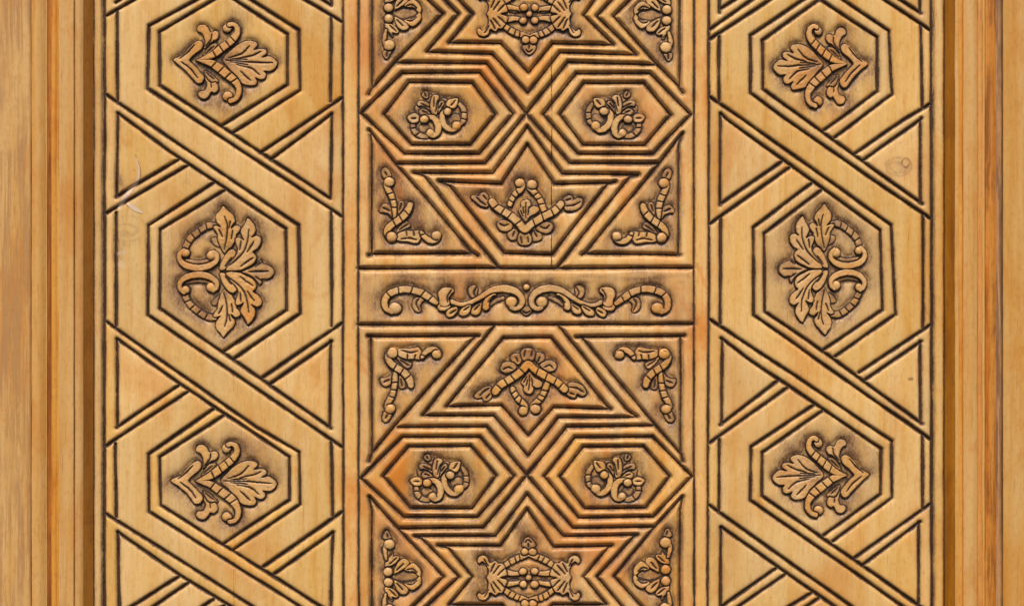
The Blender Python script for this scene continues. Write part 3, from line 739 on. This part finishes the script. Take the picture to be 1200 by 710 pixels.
for (k, nm, lb, a, b, c, d) in PL:
    gx, gy, best = SD[k]
    ex = sorted([a * gx[0] + b, a * gx[-1] + b]); ey = sorted([c * gy[0] + d, c * gy[-1] + d])
    i0, i1 = np.searchsorted(xs, ex[0]), np.searchsorted(xs, ex[1])
    j0, j1 = np.searchsorted(ys, ey[0]), np.searchsorted(ys, ey[1])
    u = ((X[j0:j1, i0:i1] - b) / a - gx[0]) / 0.8
    v = ((Y[j0:j1, i0:i1] - d) / c - gy[0]) / 0.8
    ui = np.clip(u.astype(int), 0, len(gx) - 2); vi_ = np.clip(v.astype(int), 0, len(gy) - 2)
    fu, fv = np.clip(u - ui, 0, 1), np.clip(v - vi_, 0, 1)
    val = (best[vi_, ui] * (1 - fu) + best[vi_, ui + 1] * fu) * (1 - fv) + (best[vi_ + 1, ui] * (1 - fu) + best[vi_ + 1, ui + 1] * fu) * fv
    osd[j0:j1, i0:i1] = np.minimum(osd[j0:j1, i0:i1], val)
def blur(A, sg):
    r = int(sg * 3 / ST) + 1
    k = np.exp(-0.5 * (np.arange(-r, r + 1) * ST / sg) ** 2); k /= k.sum()
    B = np.zeros_like(A)
    P = np.pad(A, ((r, r), (0, 0)), 'edge')
    for i, w_ in enumerate(k): B += w_ * P[i:i + A.shape[0]]
    P = np.pad(B, ((0, 0), (r, r)), 'edge'); B = np.zeros_like(A)
    for i, w_ in enumerate(k): B += w_ * P[:, i:i + A.shape[1]]
    return B
omask = (osd < 0.5).astype(float)
near = blur(omask, 3.2)
far = blur(omask, 8.0)
mid = (X > 421) & (X < 812)

# height
tc = np.clip(t, 0, 1)
h = -hw_ * 1.25 * (1 - tc) ** 1.12
h -= np.where(hw_ > 3.5, 0.80, 0.60) * np.exp(-np.clip(dd - hw_ * 0.95, 0, None) / 1.6)
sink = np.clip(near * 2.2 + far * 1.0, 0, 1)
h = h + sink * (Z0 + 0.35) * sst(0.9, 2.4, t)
h += 0.10 * vnoise(X, Y, 30, seed=21) + 0.05 * vnoise(X, Y, 7, seed=22) + 0.09 * sink * vnoise(X, Y, 3.2, seed=23)
# glaze: the dark antique stain rubbed into every cut
nz = vnoise(X, Y, 5, 8, seed=31)
n2 = vnoise(X, Y, 23, seed=32); n3 = vnoise(X, Y, 60, 45, seed=33); n4 = vnoise(X, Y, 1.9, seed=34)
cen = (hw_ > 3.5)
glaze = np.where(cen, 1 - sst(0.16, 0.58, t + 0.06 * nz + 0.04 * n4), 1 - sst(0.34, 0.80, t + 0.06 * nz + 0.04 * n4))
glaze = glaze * (0.93 + 0.07 * n2)
grime = (0.70 + 0.14 * n2) * (1 - sst(0.70, 1.12, t + 0.07 * nz))
grime = np.maximum(grime, (0.32 + 0.16 * n2) * np.exp(-np.clip(dd - hw_, 0, None) / 1.0))
grime += np.where(mid, 0.12, 0.05) * np.exp(-np.clip(dd - hw_, 0, None) / 4.0) * np.clip(0.5 + 1.1 * n2, 0, 1.5)
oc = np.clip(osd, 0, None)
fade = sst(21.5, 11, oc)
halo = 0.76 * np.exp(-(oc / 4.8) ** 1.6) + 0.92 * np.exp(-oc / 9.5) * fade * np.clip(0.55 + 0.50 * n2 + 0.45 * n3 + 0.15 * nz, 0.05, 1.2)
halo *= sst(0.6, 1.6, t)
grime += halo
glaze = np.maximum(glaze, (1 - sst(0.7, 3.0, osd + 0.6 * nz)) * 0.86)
# faint smoky varnish over whole sunk fields, uneven from one to the next
grime += np.clip(0.16 * n3 + 0.10 * vnoise(X, Y, 110, seed=36), 0, 1) * np.where(mid, 0.8, 0.5)
# rubbed patches on the frieze ground
fz = np.exp(-((Y - 326) / 5.5) ** 2) * (X > 425) * (X < 808)
grime += fz * np.clip(0.25 + 0.55 * vnoise(X, Y, 22, 4, seed=41), 0, 1) * 0.8
# glued joints between the planks
def hair(xj, ya, yb, s_, wv=0.7):
    global glaze, h
    xx = xj + 0.25 * vnoise(Y, Y * 0, 40, seed=int(xj))
    k = np.exp(-((X - xx) / wv) ** 2) * (Y > ya) * (Y < yb) * np.clip(0.75 + 0.5 * vnoise(X * 0, Y, 30, seed=int(xj) + 1), 0.2, 1)
    glaze = np.maximum(glaze, s_ * k); h = h - 0.25 * k
hair(646.3, -20, 312, 0.95, 0.85); hair(274, 40, 480, 0.50); hair(274, 530, 730, 0.62); hair(939, 395, 540, 0.45)
# knot in the right panel, split and filler in the left one, faint knots
def ring(cx, cy, rx, ry, wdt, amt):
    global grime
    rr = np.hypot((X - cx + 0.8 * nz) / rx, (Y - cy) / ry)
    grime = np.maximum(grime, amt * np.exp(-((rr - 1) * rx / wdt) ** 2))
ring(1053, 195.5, 15.5, 11, 1.5, 0.42); ring(1061.5, 191, 4.6, 5.4, 0.9, 0.85); ring(1054, 194, 12, 8.6, 1.6, 0.34); ring(1048, 197, 9, 7, 2.5, 0.28)
ring(146, 273, 4.0, 2.6, 1.2, 0.50); ring(146, 273, 1.4, 1.0, 1.2, 0.5); ring(148, 270, 12, 7, 3.5, 0.28); ring(150, 268, 20, 15, 2.2, 0.20); ring(152, 264, 27, 23, 2.0, 0.14)
for bx_, by_, rx_, ry_, am in ((143, 212, 9, 13, .50), (140, 292, 7, 15, .50), (163, 222, 4, 9, .3), (165, 282, 12, 5, .20), (158, 320, 6, 12, .14), (1053, 195, 13, 9, .36), (300, 470, 4, 22, .0)):
    grime = grime + am * np.exp(-(((X - bx_) / rx_) ** 2 + ((Y - by_) / ry_) ** 2)) * np.clip(0.8 + 0.6 * nz, 0, 1.4)
ring(1067, 444, 2.4, 1.3, 1.3, 0.85); ring(1067, 444, 0.8, 0.5, 0.9, 0.9); ring(220, 213, 2.4, 2.6, 1.0, 0.4)
putty = np.zeros(X.shape)
def line(pts, w_, arr, amt):
    c = catmull(pts, step=0.7)
    i0 = max(0, int((c[:, 0].min() - 5 - x0) / ST)); i1 = int((c[:, 0].max() + 5 - x0) / ST)
    j0 = max(0, int((c[:, 1].min() - 5 - y0) / ST)); j1 = int((c[:, 1].max() + 5 - y0) / ST)
    d = np.full((j1 - j0, i1 - i0), 99.0)
    for q in c: np.minimum(d, np.hypot(WX[j0:j1, i0:i1] - q[0], WY[j0:j1, i0:i1] - q[1]) / q[2], out=d)
    arr[j0:j1, i0:i1] = np.maximum(arr[j0:j1, i0:i1], amt * np.exp(-d ** 4))
line([(160, 186, .5), (163, 200, 1.0), (161, 212, 1.5), (152, 224, 2.4), (145, 234, 2.4), (139, 244, 1.5)], 1, putty, 0.85)
line([(150, 239, 1.4), (157, 244, 2.6), (166, 249, 1.2)], 1, putty, 0.85)
line([(159, 182, .6), (164.4, 200, .9), (162, 214, .8), (153, 228, .8)], 1, glaze, 0.75); line([(149, 241, .7), (157, 247.5, .7), (167, 251, .7)], 1, glaze, 0.7); line([(140, 240, .8), (131, 247, 1.6), (124, 250, 1.6)], 1, glaze, 0.9)
line([(138, 297, 2), (146, 295, 2.5)], 1, putty, 0.35); line([(141, 309, 4), (143, 312, 4)], 1, putty, 0.3)
for q in range(46):                      # stray chisel nicks and scratches
    cx, cy = random.uniform(130, 1085), random.uniform(0, 710)
    a_ = random.uniform(0, math.pi); l_ = random.uniform(1.5, 6)
    line([(cx, cy, .45), (cx + l_ * math.cos(a_), cy + l_ * math.sin(a_), .45)], 1, glaze, random.uniform(0.3, 0.6))
glaze *= (1 - putty)
grime = np.clip(grime, 0, 0.92)
# beads at the edges of the leaf are rounded
for xa, xb in ((110, 119.5), (1094.5, 1106)):
    c_, w_ = (xa + xb) / 2, (xb - xa) / 2 + 0.6
    b_ = np.abs(X - c_) < w_
    h = np.where(b_, h + 2.2 * np.sqrt(np.clip(1 - ((X - c_) / w_) ** 2, 0, 1)) - 0.6, h)
    gl = np.exp(-np.clip(np.minimum(X - xa, xb - X), 0, 9) / 1.6) * 0.55 * b_
    grime = np.clip(grime + gl, 0, 0.9)

# split the field along the grooves: connected pieces of uncut surface
land = t > 0.92
par = []
def find(i):
    while par[i] != i:
        par[i] = par[par[i]]; i = par[i]
    return i
lab = np.full(land.shape, -1, np.int32)
prev = []
runs_all = []
for j in range(NY):
    row = land[j].astype(np.int8)
    dff = np.diff(np.concatenate([[0], row, [0]]))
    st_, en = np.where(dff == 1)[0], np.where(dff == -1)[0]
    cur = []
    k = 0
    for s_, e_ in zip(st_.tolist(), en.tolist()):
        rid = len(par); par.append(rid)
        cur.append((s_, e_, rid)); runs_all.append((j, s_, e_, rid))
        while k < len(prev) and prev[k][1] <= s_: k += 1
        kk = k
        while kk < len(prev) and prev[kk][0] < e_:
            ra, rb = find(prev[kk][2]), find(rid)
            if ra != rb: par[rb] = ra
            kk += 1
    prev = cur
area = {}
for j, s_, e_, rid in runs_all:
    r_ = find(rid); area[r_] = area.get(r_, 0) + (e_ - s_)
keep = {r_: i for i, r_ in enumerate(sorted([k for k, v in area.items() if v * ST * ST > 26]))}
for j, s_, e_, rid in runs_all:
    r_ = find(rid)
    if r_ in keep: lab[j, s_:e_] = keep[r_]
for it_ in range(60):
    un = lab < 0
    if not un.any(): break
    new = lab.copy()
    for dy, dx in ((0, 1), (1, 0), (0, -1), (-1, 0)):
        sh_ = np.full_like(lab, -1)
        ys_, yd = (slice(0, NY - dy), slice(dy, NY)) if dy >= 0 else (slice(1, NY), slice(0, NY - 1))
        xs_, xd = (slice(0, NX - dx), slice(dx, NX)) if dx >= 0 else (slice(1, NX), slice(0, NX - 1))
        sh_[yd, xd] = lab[ys_, xs_]
        new = np.where(un & (new < 0) & (sh_ >= 0), sh_, new)
    lab = new

door = empty('carved_door', (0, 0.0, CZ + (355 - y1) * MM))
door['kind'] = 'thing'
tag(door, 'honey wooden door leaf carved with interlaced hexagons, stars and scrollwork between two moulded jambs', 'door')
body_v, body_f = [], []
def box_mesh(name, a, b, mat, parent, bev=0.001):
    import bmesh
    bm = bmesh.new()
    bmesh.ops.create_cube(bm, size=1)
    for v in bm.verts:
        v.co = Vector([(a[i] + b[i]) / 2 + v.co[i] * (b[i] - a[i]) for i in range(3)])
    bmesh.ops.bevel(bm, geom=bm.edges[:], offset=bev, segments=2, affect='EDGES')
    me = bpy.data.meshes.new(name); bm.to_mesh(me); bm.free()
    me.materials.append(mat)
    o = bpy.data.objects.new(name, me)
    return link(o, parent)
core = box_mesh('door_core', (-0.4915, 0.006, CZ - 0.370), (0.5080, 0.044, CZ + 0.370), M_core, door)

idx = np.arange(NX * NY).reshape(NY, NX)
flab = lab[:-1, :-1]
allq = np.stack([idx[:-1, :-1], idx[1:, :-1], idx[1:, 1:], idx[:-1, 1:]], -1).reshape(-1, 4)
fl = flab.ravel()
dfl = dd[:-1, :-1].ravel()
order = np.argsort(fl, kind='stable')
bounds = np.searchsorted(fl[order], np.arange(len(keep) + 1))
V = W(X.ravel(), Y.ravel(), h.ravel())
gz, gm, pt = glaze.ravel(), grime.ravel(), putty.ravel()
def piece_name(cx, cy, bw, bh, ar, md):
    fillr = ar / max(1, bw * bh)
    side = cx < 403 or cx > 829
    if bh > 600 and bw < 30: return 'edge_bead' if side else 'upright_strip'
    if bw < 19: return 'narrow_fillet'
    if side:
        if md < 5.2: return 'moulded_strip'
        if fillr > 0.60 and min(abs(cx - 262), abs(cx - 964)) < 12: return 'hexagon_field'
        if ar < 5200 and fillr > 0.3: return 'triangle_field'
        return 'interlaced_band'
    if 318 < cy < 376 and bw > 300: return 'frieze_field'
    if md < 5.2: return 'moulded_strip'
    if abs(cx - 617) < 30: return 'star_field'
    if fillr > 0.6: return 'hexagon_field'
    return 'triangle_field'
REP = []
for r_ in range(len(keep)):
    f = order[bounds[r_]:bounds[r_ + 1]]
    if len(f) == 0: continue
    q = allq[f]
    u, inv = np.unique(q, return_inverse=True)
    px, py = X.ravel()[u], Y.ravel()[u]
    nm = piece_name(px.mean(), py.mean(), np.ptp(px), np.ptp(py), len(f) * ST * ST, dfl[f].mean())
    gmu = gm[u]
    if osd.ravel()[u].min() < 0:      # the sunk fields kept more of the antique wax than the plain straps
        gmu = np.clip(gmu + (0.15 + 0.12 * n3.ravel()[u] + 0.07 * n2.ravel()[u]) * sst(0.9, 1.4, t.ravel()[u]), 0, 0.92)
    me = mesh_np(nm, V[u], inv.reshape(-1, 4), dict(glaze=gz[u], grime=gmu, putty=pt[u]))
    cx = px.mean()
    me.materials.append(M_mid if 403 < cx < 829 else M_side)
    link(bpy.data.objects.new(nm, me), door)
    REP.append((nm, round(cx), round(py.mean()), round(len(f) * ST * ST)))
print('PIECES', len(REP), sum(len(m.polygons) for m in bpy.data.meshes) * 2)

# ---------------------------------------------------------------- ornaments on the leaf
from mathutils import Matrix
sd0 = 100
ROOT = dict(palmette='shell_leaf', leaf_spray='leaf', flower_spray='scroll', corner_scroll='notched_stem', girdle='notched_stem',
            star_ornament='bead', half_shell='lens_boss', frieze='spine_scroll')
for pi_, (k, nm, lb, a, b, c, d) in enumerate(PL):
    # px' = a px + b, py' = c py + d, written as scale and shift of the world plane
    M = Matrix(((a, 0, 0, (a * 600 + b - 600) * MM), (0, 1, 0, 0),
                (0, 0, c, CZ + (355 - d) * MM - c * (CZ + 355 * MM)), (0, 0, 0, 1)))
    items = []                    # carved by hand: every repeat is cut a little differently
    for it in ORN[k].items:
        ey_ = [c * q[1] + d for q in it['p']]
        if max(ey_) < -14 or min(ey_) > 724: continue
        sd0 += 5
        rad_ = lambda q: (max([p_[2] for p_ in q['p']]) if q['k'] != 'p' else 0) + 2
        bb_ = lambda q: (min(p_[0] for p_ in q['p']) - rad_(q), max(p_[0] for p_ in q['p']) + rad_(q), min(p_[1] for p_ in q['p']) - rad_(q), max(p_[1] for p_ in q['p']) + rad_(q))
        B0 = bb_(it)
        above = []
        for q in ORN[k].items:
            if q is it or q['z'] < it['z'] + 0.1: continue
            B1 = bb_(q)
            if B1[0] < B0[1] and B0[0] < B1[1] and B1[2] < B0[3] and B0[2] < B1[3]: above.append(q)
        joins = []
        if it['k'] == 'b':
            bx_, by_, br_ = it['p'][0]
            joins = [q['p'][-1] for q in ORN[k].items if q['k'] == 's' and math.hypot(q['p'][-1][0] - bx_, q['p'][-1][1] - by_) < br_ + 2.2]
        me = piece_mesh(it, sd0, pi_, above, joins)
        me.materials.append(M_orn)
        items.append((it['name'], me))
    names = [n for n, _ in items]
    ri = max(i for i, n in enumerate(names) if n == ROOT[k]) if k in ('girdle', 'star_ornament') else names.index(ROOT[k])
    root = bpy.data.objects.new(nm, items[ri][1])
    C.objects.link(root)
    root.parent = door
    root.matrix_parent_inverse = Matrix.Translation(door.location).inverted()
    root.matrix_basis = M
    if lb: root['label'] = lb
    for i, (n, me) in enumerate(items):
        if i == ri: continue
        ch = bpy.data.objects.new(n, me)
        C.objects.link(ch)
        ch.parent = root

# ---------------------------------------------------------------- the frame: two moulded jambs
def strip(name, prof, mat, parent, seed=0, wave=0.25):
    """profile [(px, h)...] run up the door, with the slight unevenness of hand planing"""
    P = np.array(prof, float)
    d = np.concatenate([[0], np.cumsum(np.hypot(*np.diff(P, axis=0).T))])
    n = max(6, int(d[-1] / 1.0))
    n = min(n, 60)
    s_ = np.linspace(0, d[-1], n)
    px = np.interp(s_, d, P[:, 0]); ph = np.interp(s_, d, P[:, 1])
    yy = np.arange(-20, 731, 5.0)
    PX, YY = np.meshgrid(px, yy); PH, _ = np.meshgrid(ph, yy)
    PX = PX + wave * vnoise(YY, YY * 0, 60, seed=seed) + 0.10 * vnoise(YY, PX, 14, seed=seed + 1)
    PH = PH + 0.12 * vnoise(PX, YY, 8, 70, seed=seed + 2)
    m_, k_ = PX.shape
    ii = np.arange(m_ * k_).reshape(m_, k_)
    q = np.stack([ii[:-1, :-1], ii[1:, :-1], ii[1:, 1:], ii[:-1, 1:]], -1).reshape(-1, 4)
    me = mesh_np(name, W(PX.ravel(), YY.ravel(), PH.ravel()), q)
    me.materials.append(mat)
    return link(bpy.data.objects.new(name, me), parent)

def arc(xa, xb, ha, hb, bulge, n=9):
    out = []
    for i in range(n):
        f = i / (n - 1)
        out.append((xa + (xb - xa) * f, ha + (hb - ha) * f + bulge * math.sin(math.pi * f)))
    return out

frame = empty('door_frame', (0, 0.0, CZ + (355 - y1) * MM))
frame['kind'] = 'thing'
box_mesh('frame_core', (-0.668, -0.0085, CZ - 0.370), (-0.5005, 0.050, CZ + 0.372), M_core, frame)
box_mesh('frame_core', (0.5175, -0.0085, CZ - 0.370), (0.668, 0.050, CZ + 0.372), M_core, frame)
tag(frame, 'wooden door frame whose moulded jambs stand left and right of the carved leaf', 'door frame')
jl = strip('jamb', [(-70, -6), (-70, 17), (-69, 18), (38.3, 18), (39.3, 17.2), (39.8, 15.5)], M_jamb, frame, 3, 0.1)
jl['label'] = 'left jamb board with brown grain'
strip('ovolo_moulding', [(39.8, 14.0)] + arc(40.2, 57.5, 15.6, 13.2, 4.2) + [(58.0, 13.6)], M_jambr, jl, 13)
strip('cove', [(57.9, 14.2), (59.0, 12.4), (61.0, 10.6), (62.5, 9.8)], M_brown, jl, 17)
strip('flat_moulding', [(71.6, 12.2)] + arc(72, 88.6, 12.6, 14.2, -1.6) + [(89.5, 11.5)], M_jambr, jl, 23)
strip('fillet', [(62.3, 9.8), (62.8, 12.6)] + arc(63.2, 68.4, 13.2, 13.2, 0.8, 6) + [(69.4, 12.2), (71.7, 12.1)], M_orange, jl, 27)
strip('stop_bead', [(89.6, 10)] + arc(90.2, 99.6, 11.8, 11.6, 2.0) + [(100.2, 10.5)], M_jambr, jl, 33)
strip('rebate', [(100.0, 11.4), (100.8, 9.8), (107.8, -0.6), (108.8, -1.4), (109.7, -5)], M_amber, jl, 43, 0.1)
jr = strip('jamb', [(1171.6, 15.5), (1172.2, 17.4), (1173, 18), (1269, 18), (1270, 17), (1270, -6)], M_jambr, frame, 53, 0.1)
jr['label'] = 'right jamb board of smooth pale wood'
strip('brown_moulding', [(1151.8, 10.5), (1152.6, 13)] + arc(1153.2, 1163.6, 12.8, 14.2, 2.0) + [(1164.2, 14.2)], M_brown, jr, 63)
strip('weathered_moulding', arc(1163.8, 1170.6, 13.8, 14.6, 1.6) + [(1171.5, 13.0)], M_grey, jr, 67)
strip('orange_bead', [(1143.0, 12.0)] + arc(1143.4, 1148.2, 13.2, 12.8, 0.7, 6) + [(1148.8, 12.2)], M_orange, jr, 73)
strip('fillet', arc(1148.7, 1151.4, 12.3, 12.3, 0.6, 5) + [(1152.0, 10.4)], M_jambr, jr, 77)
strip('flat_moulding', [(1125.8, 11.0), (1126.3, 13.2)] + arc(1127, 1142.4, 13.2, 13.2, 2.2) + [(1143.2, 12.0)], M_jambr, jr, 83)
strip('stop_bead', [(1116.6, 10.5)] + arc(1117, 1121.2, 12.0, 12.3, 0.6, 6), M_jambr, jr, 93)
strip('stop_bead', [(1121.1, 12.2)] + arc(1121.4, 1125.4, 12.4, 12.0, 0.7, 6) + [(1126, 10.8)], M_orange, jr, 97)
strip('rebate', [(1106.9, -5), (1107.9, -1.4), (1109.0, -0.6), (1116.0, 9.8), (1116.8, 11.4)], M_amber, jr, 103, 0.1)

print('TRIS', sum(len(m.polygons) for m in bpy.data.meshes) * 2)
